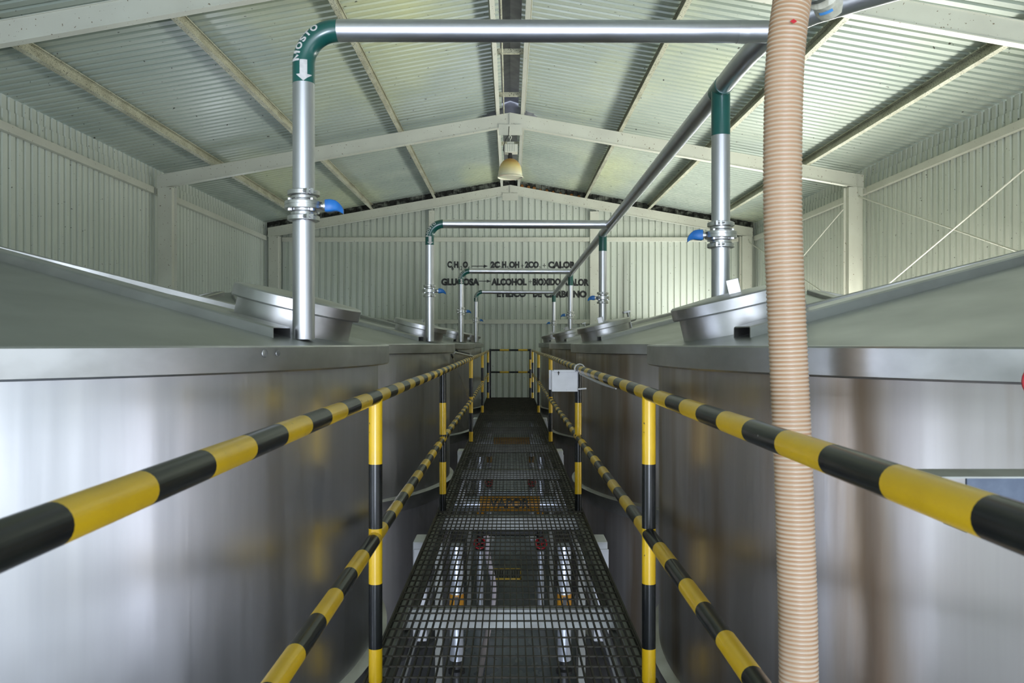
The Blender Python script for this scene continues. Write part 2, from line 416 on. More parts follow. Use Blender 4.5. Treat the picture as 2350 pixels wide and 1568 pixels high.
# ridge ventilator throat
rv = thing('ridge_ventilator', 'round bare metal ventilator throat with torn edges at the roof ridge', 'ventilator', (0, HOLEY, EYE+HR))
m = MB()
seg = 40; rs = []
for z, r_ in ((-.10, .47), (.0, .465), (.28, .46), (.30, .30)):
    ring = []
    for k in range(seg):
        a = 2*math.pi*k/seg
        x = r_*math.cos(a); y = r_*math.sin(a)
        zz = z - (SL*abs(x) if z <= 0 else 0) + (random.uniform(-.015, .015) if z < 0 else 0)
        ring.append((x, y, zz))
    rs.append(ring)
m.rings(rs, 0, True, (False, True)); m.build('throat', GALV, rv)
m = MB()
m.add([(-.36, -.30, -.05), (-.20, -.37, -.02), (-.22, -.34, -.13), (-.40, -.24, -.14), (-.30, -.33, -.09)], [(0, 1, 4), (1, 2, 4), (2, 3, 4), (3, 0, 4)])
m.build('torn_flap', RIM, rv, smooth=False)
# girts
def girt(x0, x1, y0, y1, z, lb):
    m = MB()
    m.box(x0, x1, y0, y1, z-.05, z+.05)
    tag(m.build('wall_girt', CREAM, smooth=False, bevel=.004), lb, 'girt', 'cream rails holding the wall sheets')
bays = [(-4.4, 1.45, 'nearest'), (1.45, 7.3, 'near'), (7.3, 13.06, 'middle'), (13.06, 19.02, 'far')]
for s, sn in ((-1, 'left'), (1, 'right')):
    for (a, b, bn) in bays:
        for hz, hn in ((2.40, 'upper'), (.49, 'lower')):
            if bn == 'nearest' and hn == 'lower': continue
            x0, x1 = sorted((s*(XW-.004), s*(XW-.07)))
            girt(x0, x1, a+.0, b-.06 if b < 19 else b, EYE+hz, f'{hn} cream girt on the {sn} wall in the {bn} bay')
for hz, hn in ((2.39, 'upper'), (.49, 'lower')):
    for x0, x1, pn in ((-5.28, -1.88, 'left of the left gable post'), (-1.76, 1.84, 'between the two gable posts'), (2.04, 5.28, 'right of the right gable post')):
        girt(x0, x1, YB-.075, YB-.004, EYE+hz, f'{hn} cream girt on the back wall {pn}')
for x0, x1, lb in ((-1.88, -1.76, 'slim cream gable post on the back wall behind the left pipes'), (1.84, 2.04, 'broad cream gable post on the back wall right of the lettering')):
    m = MB(); xc = (x0+x1)/2
    m.box(x0, x1, YB-.10, YB-.004, 0, EYE+3.62-SL*abs(xc)-.24)
    tag(m.build('gable_post', CREAM, smooth=False, bevel=.004), lb, 'post')
# bracing rods on the right wall
def rod(p0, p1, lb):
    m = MB(); m.tube([p0, p1], .011, 10)
    tag(m.build('bracing_rod', CREAM), lb, 'rod', 'thin crossed bracing rods on the right wall')
for y0, y1, bn in ((7.3, 13.0, 'middle bay'), (13.15, 18.95, 'far bay')):
    xx = 5.47
    rod((xx, y1, EYE+2.3), (xx, y0, EYE+.46), f'bracing rod on the right wall in the {bn}, high at its far end')
    rod((xx-.03, y0, EYE+2.3), (xx-.03, y1, EYE+.50), f'bracing rod on the right wall in the {bn}, high at its near end')
# pendant lamp
LZ = EYE+(787-407)*12.9/1900
lp = thing('pendant_lamp', 'bell shaped high bay lamp with yellowed shade hanging from the ridge', 'lamp', (0, 12.95, LZ))
m = MB(); m.lathe([(.0, .018), (.18, .018), (.196, .0), (.205, .006), (.20, .02), (.188, .03)], seg=40); m.build('lens_rim', ACRYL, lp)
m = MB(); prof = [(.19, .03), (.186, .09), (.172, .16), (.15, .215), (.115, .26), (.07, .29), (.03, .30)]
m.lathe(prof, seg=40); sh = m.build('lamp_shade', ACRYL, lp)
m = MB(); m.lathe([(.035, .29), (.04, .34), (.03, .36), (.03, .385)], seg=20); m.build('lamp_holder', DARK, lp)
m = MB(); m.box(-.09, .115, -.09, .09, .385, .51)
for i in range(5): m.box(-.075+i*.035, -.067+i*.035, -.097, -.09, .39, .505)
m.box(-.05, .06, -.05, .05, .51, .555); m.build('ballast_box', CREAM, lp, smooth=False, bevel=.004)
m = MB(); m.tube([(0, 0, .555), (0, 0, .60), (.015, 0, .62), (.02, 0, .645), (0, 0, .66), (-.02, 0, .645), (-.015, 0, .62)], .006, 8)
m.tube([(0, 0, .655), (0, 0, .80)], .004, 8); m.build('hook', CREAM, lp)
m = MB(); m.tube([(-.02, -.02, .80), (-.03, -.02, .66), (-.07, -.03, .60), (-.10, -.04, .50), (-.11, -.04, .42), (-.09, -.04, .40)], .006, 8); m.build('cable', DARK, lp)

# ================================================================ TANKS
def tank(label, az_st, az_mh, body, group, side):
    t = thing('fermentation_tank', label, 'tank', (0, 0, 0), group)
    RB = 2.05; RO = 2.10
    zr = EYE-.008; zb = EYE-.0925; S = .24
    m = MB(); m.lathe([(RB, .0), (RB, .9), (RB, 1.6), (RB, 2.4), (RB, zb+.01)], seg=160); m.build('tank_body', body, t)
    m = MB(); m.lathe([(RB+.002, zb), (RO-.006, zb), (RO, zb+.006), (RO, zr-.006), (RO-.003, zr-.001), (RO-.010, zr), (RO-.03, zr+.001)], seg=160)
    m.build('lid_rim', RIM, t, angle=18)
    for zz in (EYE-1.27, EYE-2.5):
        m = MB(); m.lathe([(RB-.001, zz-.115), (RB+.012, zz-.11), (RB+.014, zz-.012), (RB+.038, zz-.008), (RB+.04, zz+.006), (RB+.012, zz+.016), (RB-.001, zz+.02)], seg=160)
        m.build('hoop_band', RIM, t)
    def cz(r_): return zr + (RO-.03-r_)*S
    m = MB(); m.lathe([(RO-.03, zr), (1.5, cz(1.5)), (.8, cz(.8)), (.16, cz(.16)), (.12, cz(.16)+.02), (0, cz(.16)+.03)], seg=160); m.build('cone_top', CONE, t)
    a = math.atan(S)
    for k in range(8):
        az = R(az_st + 45*k)
        M = Matrix.Rotation(az, 4, 'Z')
        m = MB(); w_, h_, tt = .052, .038, .004
        poly = [(-w_, 0), (-w_, h_-.006), (-w_+.006, h_), (w_-.006, h_), (w_, h_-.006), (w_, 0), (w_-tt, 0), (w_-tt, h_-tt), (-w_+tt, h_-tt), (-w_+tt, 0)]
        r0 = [M @ Vector((.2, y, cz(.2)+z-.001)) for y, z in poly]; r1 = [M @ Vector((1.965, y, cz(1.965)+z-.001)) for y, z in poly]
        m.rings([r0, r1]); m.build('stiffener', RIM, t, smooth=False)
    # manhole
    az = R(az_mh); rc = 1.80
    M = Matrix.Translation((rc*math.cos(az), rc*math.sin(az), cz(rc))) @ Matrix.Rotation(az, 4, 'Z') @ Matrix.Rotation(a, 4, 'Y')
    m = MB(); m.lathe([(.222, -.03), (.222, .105), (.214, .105), (.214, -.03)], seg=64, M=M); mh = m.build('manhole_collar', RIM, t)
    m = MB(); m.lathe([(.236, .080), (.243, .080), (.245, .086), (.245, .122), (.238, .128), (.12, .136), (0, .138)], seg=64, M=M); m.build('manhole_lid', RIM, mh, angle=18)
    if side > 0:
     m = MB()
     m.box(-.245, -.235, -.035, .035, .02, .175, M=M); m.box(-.26, -.20, -.035, .035, .165, .185, M=M)
     m.build('lid_hinge', CAST, mh, smooth=False, bevel=.003)
    if side < 0: M = M @ Matrix.Translation((.03, 0, 0)) @ Matrix.Scale(.6, 4) @ Matrix.Translation((-.10, 0, .09))
    m = MB()
    m.box(.10, .108, -.022, .022, .130, .185, M=M @ Matrix.Rotation(R(70), 4, 'Z')); m.box(.10, .135, -.022, .022, .18, .187, M=M @ Matrix.Rotation(R(70), 4, 'Z'))
    m.box(.129, .135, -.022, .022, .134, .185, M=M @ Matrix.Rotation(R(70), 4, 'Z'))
    m.build('lid_handle', CAST, mh, smooth=False, bevel=.002)
    return t
GL = 'stainless fermentation tanks along the walkway'
PT = 4.4
ordn = ['nearest the camera', 'second from the camera', 'third from the camera', 'farthest, beside the back wall']
tl = tank('large stainless steel fermentation tank left of the walkway, nearest the camera', -19.5, -8.3, BODY, GL, -1)
tl.location = (-2.631, 3.48, 0)
# marks on the near left tank: two bare patches and yellow paint drops
tr = tank('large stainless steel fermentation tank right of the walkway, nearest the camera', 195, 184.8, BODYW, GL, 1)
tr.location = (2.665, 3.25, 0)
for i in (1, 2, 3):
    c = copy_tree(tl, (-2.631, 3.48+PT*i, 0), f'stainless steel fermentation tank in the left row, {ordn[i]}')
    c = copy_tree(tr, (2.665, 3.25+PT*i, 0), f'stainless steel fermentation tank in the right row, {ordn[i]}')
def on_tank(cx, cy, rad, px, h, r_, thick=.0015):
    """centre of a mark on a tank face seen in photo column px"""
    t = (px-1171)/1900
    A = t*t+1; B = -2*(t*cx+cy); C_ = cx*cx+cy*cy-rad*rad
    y = (-B-math.sqrt(B*B-4*A*C_))/(2*A); x = t*y
    n = Vector((x-cx, y-cy, 0)).normalized()
    return Vector((x, y, 0))+n*thick, n
m = MB()
for px, py, rr in ((607, 811, .013), (637, 811, .010)):
    p, n = on_tank(-2.631, 3.48, 2.10, px, 0, 0); h = (787-py)*p.y/1900; p.z = EYE+h
    M = Matrix.Translation(p) @ n.to_track_quat('Z', 'Y').to_matrix().to_4x4()
    m.lathe([(rr*.5, 0), (rr, 0), (rr*.9, .0015), (0, .002)], seg=14, M=M)
m.build('bare_patch', STAIN, tl, off=(-2.631, 3.48, 0))

# ================================================================ PIPEWORK
RP = .0381
def hz(d): return EYE + 1.06 - .0060*(d-3.45)   # header height along the hall
hd = thing('header_pipe', 'long stainless header pipe running to the back above the right tanks', 'pipe', (.877, 0, EYE+1.06))
m = MB(); hp = [(5.62, -.75, 1.20), (2.2, 1.98, 1.185), (1.5, 2.50, 1.165), (1.16, 2.75, 1.142), (1.04, 2.83, 1.128), (.97, 2.885, 1.112), (.92, 2.95, 1.092), (.89, 3.06, 1.074), (.878, 3.2, 1.064)]
m.tube([(a, b, EYE+c) for a, b, c in hp]+[(.877, y, hz(y)) for y in (3.45, 5, 8, 12, 16.72)], RP, 32); m.build('header_tube', PIPE, hd, off=hd.location)
m = MB()
for y in (16.72,): m.tube([(.877, y, hz(y)), (.877, y+.02, hz(y))], .045, 24)
m.build('end_cap', CAST, hd, off=hd.location)
LTX = [(2.90, -.7235), (7.3, -.711), (11.7, -.696), (16.1, -.669)]
RTX = [(3.45, .877), (7.85, .877), (12.25, .89), (16.65, .876)]
where = ['nearest the camera', 'second in the row from the camera', 'third in the row from the camera', 'farthest, close to the back wall']
ARC = .119
def elbow_letters(x, y, zt):
    """MOSTO and the arrow on the elbow; bend centre at (x+ARC, zt-ARC)"""
    m = MB(); cx, cz_ = x+ARC, zt-ARC; rr = RP+.0012
    a0, a1 = R(179), R(117)
    for ch, u0, u1, bo in (('M', 0, .235, .012), ('O', .27, .45, .04), ('S', .48, .615, .04), ('T', .63, .785, .045), ('O', .81, .99, .04)):
        if ch == 'M':
            vs, fs = [], []
            for (q0, q1, q2, q3) in (((0, 0), (.22, 0), (.22, 1), (0, 1)), ((.78, 0), (1, 0), (1, 1), (.78, 1)), ((.22, .62), (.5, .08), (.5, .46), (.22, 1)), ((.5, .08), (.78, .62), (.78, 1), (.5, .46))):
                for k in range(3):
                    n0 = len(vs); l_ = lambda A, B, t: (A[0]+(B[0]-A[0])*t, A[1]+(B[1]-A[1])*t)
                    vs += [l_(q0, q3, k/3), l_(q1, q2, k/3), l_(q1, q2, (k+1)/3), l_(q0, q3, (k+1)/3)]; fs.append((n0, n0+1, n0+2, n0+3))
        else: vs, fs = text2d(ch, [i/6 for i in range(1, 6)], [.33, .66], bold=bo)
        out = []
        for u, v in vs:
            a = a0+(a1-a0)*(u0+(u1-u0)*u)
            off = .007+v*.026
            fy = math.sqrt(max(rr*rr-off*off, 0))
            out.append((cx+(ARC+off)*math.cos(a), y-fy, cz_+(ARC+off)*math.sin(a)))
        m.add(out, fs)
    # arrow on the straight part
    def cyl(px, pz): return (x+px, y-math.sqrt(rr*rr-px*px), pz)
    xo = .008
    zt0 = cz_+.006; zs = cz_-.046; zh = cz_-.068
    for i in range(6):
        a = xo-.0125+.025*i/6; b = xo-.0125+.025*(i+1)/6
        m.add([cyl(a, zs), cyl(b, zs), cyl(b, zt0), cyl(a, zt0)], [(0, 1, 2, 3)])
    n = 10
    for i in range(n):
        a = -.025+.05*i/n; b = -.025+.05*(i+1)/n
        m.add([cyl(xo+a, zs-.022*(1-abs(a)/.025)), cyl(xo+b, zs-.022*(1-abs(b)/.025)), cyl(xo+b, zs+.002), cyl(xo+a, zs+.002)], [(0, 1, 2, 3)])
    return m
def valve(x, y, z, s, label):
    """butterfly valve between two clamps; handle towards s"""
    t = thing('butterfly_valve', label, 'valve', (x, y, z), 'blue handled valves in the must pipes')
    m = MB()
    m.lathe([(.044, -.034), (.044, -.024), (.040, -.022), (.047, -.019), (.047, -.0155), (.064, -.014), (.0655, -.012), (.0655, .0), (.0645, .001), (.0655, .002), (.0655, .012), (.064, .014), (.047, .0155), (.047, .019), (.040, .022), (.044, .024), (.044, .034)], seg=48)
    vb = m.build('valve_body', CAST, t)
    m = MB()
    for k in range(4):
        a = R(45+90*k); M = Matrix.Translation((.055*math.cos(a), .055*math.sin(a), 0))
        m.lathe([(0, -.022), (.008, -.022), (.008, -.014), (.008, .014), (.008, .022), (0, .022)], seg=6, M=M)
    m.build('bolt', CAST, vb, smooth=False)
    for zz in (.044, -.044):
        m = MB()
        m.lathe([(RP+.001, zz-.008), (.050, zz-.010), (.0555, zz-.007), (.0555, zz+.007), (.050, zz+.010), (RP+.001, zz+.008)], seg=48)
        a = R(-58) if s > 0 else R(-110)
        M = Matrix.Translation((0, 0, zz)) @ Matrix.Rotation(a, 4, 'Z')
        m.box(.050, .068, -.012, -.004, -.009, .009, M=M); m.box(.050, .068, .004, .012, -.009, .009, M=M)
        M2 = M @ Matrix.Translation((.060, 0, 0)) @ Matrix.Rotation(R(90), 4, 'X')
        m.lathe([(0, -.022), (.0035, -.022), (.0035, .022), (0, .022)], seg=8, M=M2)
        m.lathe([(0, .012), (.007, .012), (.007, .020), (0, .020)], seg=6, M=M2)
        m.build('clamp', CAST, t)
    m = MB(); m.tube([(s*.060, 0, 0), (s*.074, 0, 0)], .012, 16); m.tube([(s*.072, 0, 0), (s*.078, 0, 0)], .020, 16)
    m.build('stem', CAST, vb)
    # handle: socket then a paddle bending down and towards the viewer
    m = MB()
    secs = [(.078, 0, 0, .020, .021), (.096, -.002, .001, .018, .021), (.114, -.006, .000, .015, .018), (.126, -.014, -.006, .012, .015), (.138, -.024, -.016, .009, .012), (.146, -.032, -.026, .006, .008)]
    rs = []
    for (dx, dy, dz, wy, wz) in secs:
        rs.append([(s*dx, dy+wy*c1, dz+wz*c2) for c1, c2 in ((-1, -.8), (-.8, -1), (.8, -1), (1, -.8), (1, .8), (.8, 1), (-.8, 1), (-1, .8))])
    m.rings(rs); m.build('handle', BLUE, t, angle=50)
    return t
for i, (d, x) in enumerate(LTX):
    zt = hz(d)+.030-.004*0; zt = [EYE+1.094, hz(7.3)+.012, hz(11.7)+.004, hz(16.1)+.006][i]
    t = thing('must_pipe', f'must pipe crossing overhead from a left tank, {where[i]}', 'pipe', (x, d, EYE), 'must pipes with green elbows over the left tanks')
    zv = EYE+[.479, .457, .445, .440][i]
    zbase = EYE+.012
    m = MB(); m.tube([(x, d, zbase), (x, d, zv-.036)], RP, 32); m.tube([(x, d, zv-.044), (x, d, zv-.034)], .046, 32); m.build('lower_tube', PIPE, t, off=t.location)
    m = MB(); zg = EYE+ (787-193)*2.9/1900 - (EYE+1.094-zt)
    m.tube([(x, d, zv+.036), (x, d, zg)], RP, 32); m.build('upper_tube', PIPE, t, off=t.location)
    m = MB(); pts = [(x, d, zg), (x, d, (zg+zt-ARC)/2)]
    for k in range(17):
        a = R(180-90*k/16); pts.append((x+ARC+ARC*math.cos(a), d, zt-ARC+ARC*math.sin(a)))
    m.tube(pts, RP+.0004, 40); e = m.build('elbow', GREEN, t, off=t.location)
    elbow_letters(x, d, zt).build('must_lettering', LETW, e, off=t.location, smooth=False)
    xe, ze = (.90, zt-.004) if i == 0 else (.875, zt-.006)
    m = MB(); m.tube([(x+ARC, d, zt), (xe, d, ze)], RP, 32)
    m.build('cross_tube', PIPE, t, off=t.location)
    m = MB(); m.tube([(.795, d, zt-.004), (.83, d, zt-.005)], RP+.0012, 32); m.build('joint_sleeve', PIPE, t, off=t.location)
    valve(x, d, zv, 1, f'blue handled valve on the left pipe {where[i]}')
for i, (d, x) in enumerate(RTX):
    t = thing('drop_pipe', f'drop pipe with green collar into a right tank, {where[i]}', 'pipe', (x, d, EYE), 'drop pipes from the header into the right tanks')
    zv = EYE+[.4485, .4255, .41, .40][i]
    ztop = hz(d); zg = ztop-[.198, .165, .16, .16][i]
    m = MB(); m.tube([(x, d, EYE+.03), (x, d, zv-.036)], RP, 32); m.tube([(x, d, zv-.044), (x, d, zv-.034)], .046, 32); m.build('lower_tube', PIPE, t, off=t.location)
    m = MB(); m.tube([(x, d, zv+.036), (x, d, zg)], RP, 32); m.build('upper_tube', PIPE, t, off=t.location)
    m = MB(); m.tube([(x, d, zg), (x, d, ztop)], RP+.0005, 32); m.tube([(.877, d-.06, hz(d-.06)), (.877, d+.06, hz(d+.06))], RP+.002, 32)
    m.build('tee_collar', GREEN, t, off=t.location)
    valve(x, d, zv, -1, f'blue handled valve on the right drop pipe {where[i]}')
# coupling on the header where the hose is attached
cp = thing('hose_coupling', 'clamped hose coupling wrapped in plastic film on the header pipe', 'coupling', (1.08, 2.79, EYE+1.13))
VC = Vector((-.62, -.66, .42)).normalized()
MC = Matrix.Translation((1.085, 2.80, EYE+1.132)) @ VC.to_track_quat('Z', 'Y').to_matrix().to_4x4()
m = MB(); m.lathe([(.030, .02), (.040, .02), (.040, .085), (.056, .087), (.060, .09), (.060, .104), (.056, .107), (.040, .108), (.040, .12)], seg=40, M=MC); m.build('ferrule', CAST, cp, off=cp.location)
m = MB(); m.lathe([(.0385, -.0), (.052, .0), (.055, .02), (.05, .04), (.056, .06), (.041, .075)], seg=24, M=MC); m.build('film_wrap', PLASTIC, cp, off=cp.location)
m = MB(); aa = [math.radians(5*k) for k in range(72)]
aa = [q for q in aa if (MC.to_3x3() @ Vector((math.cos(q), math.sin(q), 0))).normalized().dot(Vector((-.25, -.5, -.83))) > .90]
aa = sorted(aa, key=lambda q: (q-aa[0]) % (2*math.pi)) if max(aa)-min(aa) < 3 else sorted(aa, key=lambda q: q if q < math.pi else q-2*math.pi)
m.rings([[MC @ Vector((.0585*math.cos(q), .0585*math.sin(q), z)) for q in aa] for z in (.034, .046)], 0, False, (False, False))
m.build('tape', TAPE, cp, off=cp.location)
m = MB(); m.box(.055, .078, -.012, .012, .088, .106, M=MC @ Matrix.Rotation(R(150), 4, 'Z')); m.box(.06, .072, -.03, .03, .093, .101, M=MC @ Matrix.Rotation(R(150), 4, 'Z')); m.build('clamp_screw', CAST, cp, off=cp.location, smooth=False)
# the hose
def hose():
    def P(px, py, d): return Vector(((px-1171)*d/1900, d, EYE+(787-py)*d/1900))
    end = MC @ Vector((0, 0, .10)); e2 = MC @ Vector((0, 0, .19))
    ctrl = [end, e2, Vector((.83, 2.43, EYE+1.26)), Vector((.765, 2.27, EYE+1.17)), Vector((.745, 2.19, EYE+1.02)), P(1818, -10, 2.16), P(1808, 70, 2.15), P(1800, 170, 2.15), P(1796, 350, 2.15), P(1797, 520, 2.15), P(1804, 700, 2.15), P(1812, 880, 2.15), P(1820, 1060, 2.14),
            P(1826, 1240, 2.13), P(1831, 1420, 2.12), P(1833, 1600, 2.11), P(1833, 1900, 2.12), P(1840, 2300, 2.15), P(1845, 2900, 2.2)]
    pts = []
    for i in range(len(ctrl)-1):
        p0 = ctrl[max(i-1, 0)]; p1 = ctrl[i]; p2 = ctrl[i+1]; p3 = ctrl[min(i+2, len(ctrl)-1)]
        for k in range(40):
            t = k/40
            pts.append(.5*((2*p1)+(-p0+p2)*t+(2*p0-5*p1+4*p2-p3)*t*t+(-p0+3*p1-3*p2+p3)*t**3))
    pts.append(ctrl[-1])
    # resample evenly
    cum = [0]
    for a, b in zip(pts[:-1], pts[1:]): cum.append(cum[-1]+(b-a).length)
    step = .0110/4; n = int(cum[-1]/step); out = []; j = 0
    for i in range(n):
        s_ = i*step
        while cum[j+1] < s_: j += 1
        f = (s_-cum[j])/max(cum[j+1]-cum[j], 1e-9); out.append(pts[j].lerp(pts[j+1], f))
    rad = [.0475+[0.0, .0014, .0014, -.0012][i % 4] for i in range(n)]
    mis = [1 if i % 4 in (2, 3) and i % 4 == 3 or i % 4 == 2 else 0 for i in range(n-1)]
    mis = [1 if i % 4 == 2 or i % 4 == 3 else 0 for i in range(n-1)]
    m = MB(); m.tube(out, rad, 40, 0, mis, (False, False))
    ho = m.build('suction_hose', [HOSE, HOSED], angle=80)
    ho.data.shade_smooth() if hasattr(ho.data, 'shade_smooth') else None
    tag(ho, 'thick cream ribbed suction hose hanging from the header pipe in front of the right tank', 'hose')
    c = P(1806, 66, 2.14); m = MB()
    rr = .0498
    vv = []
    for (a, z) in ((-.19, 0), (0, .006), (.19, 0), (0, -.006)): vv.append((c.x+rr*math.sin(a), c.y-rr*math.cos(a)-.0006, c.z+z))
    vv.append((c.x, c.y-rr-.0008, c.z)); m.add(vv, [(0, 1, 4), (1, 2, 4), (2, 3, 4), (3, 0, 4)])
    m.build('red_mark', REDM, ho)
hose()

# ================================================================ WALKWAY
WZ = EYE-1.247; Y0, Y1 = -1.2, 18.9
wk = thing('walkway', 'long dark steel grating walkway between the two rows of tanks', 'walkway', (0, 9, WZ))
m = MB()
n = 34
for i in range(n+1):
    x = -.53+1.06*i/n
    m.box(x-.0024, x+.0024, Y0, Y1, WZ-.022, WZ-.001)
m.build('bearing_bars', GRATE, wk, off=wk.location, smooth=False)
m = MB(); y = Y0
r3 = random.Random(3)
while y < Y1:
    m.tube([(-.53, y, WZ-.002), (.53, y, WZ-.002)], .0042, 6); y += .1046
m.build('cross_rods', GRATE, wk, off=wk.location, smooth=False)
for s in (-1, 1):
    m = MB()
    a, b = sorted((s*.533, s*.541)); m.box(a, b, Y0, Y1, WZ-.045, WZ+.004)
    m.build('edge_bar', GRATE, wk, off=wk.location, smooth=False)
    m = MB(); poly = cpoly(.12, .05, flip=-s)
    m.prism(poly, Y0, Y1, 0, Matrix.Translation((s*.535, 0, WZ-.15)))
    m.build('side_channel', BEAM, wk, off=wk.location, smooth=False)
for y in (-.3, 1.85, 3.97, 6.08, 8.3, 10.35, 12.5, 14.6, 16.75, 18.6):
    m = MB(); m.box(-.53, .53, y, y+.006, WZ-.130, WZ-.030); m.box(-.53, .53, y, y+.05, WZ-.033, WZ-.028); m.box(-.53, .53, y, y+.05, WZ-.130, WZ-.125)
    m.build('cross_beam', BEAM, wk, off=wk.location, smooth=False)
for y in (5.7, 10.1, 14.5):
    for s in (-1, 1):
        m = MB(); a, b = sorted((s*.49, s*.54)); m.box(a, b, y+.25, y+.32, .0, WZ-.13); m.build('leg', BEAM, wk, off=wk.location, smooth=False)
# railings
SP = .215
def stripe_rail(path, r_, base, seg=24):
    """path: list of (x,d,z); splits at stripe boundaries along d"""
    ds = [p[1] for p in path]; cuts = set(ds)
    k = math.floor((ds[0]-base)/SP)
    while base+k*SP < ds[-1]:
        if base+k*SP > ds[0]: cuts.add(round(base+k*SP, 5))
        k += 1
    cuts = sorted(cuts); pts = []; mis = []
    for d in cuts:
        for a, b in zip(path[:-1], path[1:]):
            if a[1] <= d <= b[1]+1e-6:
                f = (d-a[1])/(b[1]-a[1]); pts.append(tuple(a[i]+(b[i]-a[i])*f for i in range(3))); break
    for a, b in zip(pts[:-1], pts[1:]):
        mis.append(0 if math.floor(((a[1]+b[1])/2-base)/SP) % 2 == 0 else 1)
    m = MB(); m.tube(pts, r_, seg, 0, mis); return m
def smooth_path(pts, n=5):
    pts = [Vector(p) for p in pts]; out = []
    for i in range(len(pts)-1):
        p0 = pts[max(i-1, 0)]; p1 = pts[i]; p2 = pts[i+1]; p3 = pts[min(i+2, len(pts)-1)]
        for k in range(n):
            t = k/n; q = .5*((2*p1)+(-p0+p2)*t+(2*p0-5*p1+4*p2-p3)*t*t+(-p0+3*p1-3*p2+p3)*t**3)
            q.y = p1.y+(p2.y-p1.y)*t; out.append(q)
    out.append(pts[-1]); return [tuple(p) for p in out]
PD = [3.03, 6.12, 10.4, 14.73, 18.55]
BND = [-.443, -.678, -.88, -1.116]
PC = [0, 1, 0, 0, 0]
def railing(s, lats, hs, mid, label, base_t, base_m):
    t = thing('guard_railing', label, 'railing', (s*.5, 9, WZ), 'yellow and black striped guard railings')
    top = [(s*lats[0], -.9, EYE+hs[0]-.003), (s*lats[0], .8, EYE+hs[0]+.003)]+[(s*l, d, EYE+h) for l, d, h in zip(lats, PD, hs)]
    stripe_rail(smooth_path(top), .025, base_t).build('top_rail', [YEL, BLK], t, off=t.location)
    mp = [(s*lats[0], -.9, EYE+mid), (s*lats[0], .8, EYE+mid)]+[(s*l, d, EYE+mid+(0 if i != 2 else -.012)) for i, (l, d) in enumerate(zip(lats, PD))]
    stripe_rail(smooth_path(mp), .025, base_m).build('middle_rail', [YEL, BLK], t, off=t.location)
    for i, (l, d, h) in enumerate(zip(lats, PD, hs)):
        zs = [EYE+h-.005]+[EYE+b for b in BND]+[WZ]
        mis = [(PC[i]+k) % 2 for k in range(5)]
        m = MB(); m.tube([(s*l, d, z) for z in zs], .025, 28, 0, mis)
        m.build('post', [YEL, BLK], t, off=t.location)
        m = MB(); m.box(s*l-.035, s*l+.035, d-.03, d+.03, WZ-.003, WZ+.008); m.build('base_plate', GRATE, t, off=t.location, smooth=False)
    return t
railing(-1, [.493, .499, .493, .497, .500], [-.199, -.209, -.198, -.200, -.186], -.713, 'striped yellow and black guard railing along the left edge of the walkway', .89, .82)
railing(1, [.507, .502, .507, .503, .495], [-.187, -.19, -.182, -.184, -.172], -.70, 'striped yellow and black guard railing along the right edge of the walkway', .8675, .87)
t = thing('end_railing', 'black and yellow railing closing off the far end of the walkway', 'railing', (0, 18.75, WZ))
for h, nm in ((-.165, 'top_rail'), (-.665, 'middle_rail')):
    xs = [-.46, -.235, -.03, .183, .393, .46]; m = MB()
    m.tube([(x, 18.75, EYE+h) for x in xs], .022, 20, 0, [1, 0, 1, 0, 1]); m.build(nm, [YEL, BLK], t, off=t.location)
for s, c0 in ((-1, 1), (1, 1)):
    m = MB(); zs = [EYE-.14, EYE-.38, EYE-.60, EYE-.80, EYE-1.02, WZ]
    m.tube([(s*.455, 18.75, z) for z in zs], .024, 20, 0, [c0, 0 if s > 0 else 1, c0, 0 if s > 0 else 1, 1]); m.build('post', [YEL, BLK], t, off=t.location)
# white box tied to the right railing at its second post
def PW(px, py, d): return Vector(((px-1171)*d/1900, d, EYE+(787-py)*d/1900))
D = 6.02
bx = thing('junction_box', 'open white metal box hung from the right railing by its second post', 'box', tuple(PW(1290, 897, D)))
m = MB(); p = PW(1267, 899, D); q = PW(1326, 851, D)
th = .004
x0, x1, z0, z1 = p.x-.001, q.x, p.z, q.z; y0, y1 = D, D+.15
m.box(x0, x1, y0, y0+th, z0, z1); m.box(x0-.015, x1-.01, y1-th, y1, z0+.005, z1); m.box(x0-.0, x1, y0, y1, z0, z0+th); m.box(x0, x1, y0, y1, z1-th, z1); m.box(x1-th, x1, y0, y1, z0, z1)
m.build('box_shell', WHITE, bx, off=bx.location, smooth=False, bevel=.002)
m = MB(); m.box(x0+.012, x1+.004, y0-.004, y0+.02, z1-.012, z1+.006); m.build('hinge_lip', WHITE, bx, off=bx.location, smooth=False, bevel=.003)
m = MB(); m.box(x0+.045, x0+.051, y0-.008, y0-.003, z1-.032, z1-.004); m.box(x0+.040, x0+.056, y0-.009, y0-.004, z1-.018, z1-.012); m.build('latch', GRATE, bx, off=bx.location, smooth=False)
m = MB(); m.tube([(x1-.02, D+.03, z0+.015), (x1+.065, D+.03, z0+.020)], .006, 12); m.build('spout', WHITE, bx, off=bx.location)
m = MB()
cc = Vector((.502, D-.03, EYE-.19)); pts = [Vector((x1-.01, D+.02, z1-.005))]
for k in range(9):
    a = R(200-22*k); pts.append(cc+Vector((.036*math.cos(a), 0, .036*math.sin(a))))
pts.append(cc+Vector((.03, -.1, -.02)))
m.tube(pts, .005, 10); m.build('hanging_wire', WHITE, bx, off=bx.location)
m = MB(); m.tube([(.504, 3.95+.2*i, EYE-.189-.030-.004*math.sin(i*.3)) for i in range(11)], [.003, .006, .009]+[.010]*8, 12)
tag(m.build('rail_conduit', WHITE), 'white conduit strapped underneath the right top rail near the white box', 'conduit')
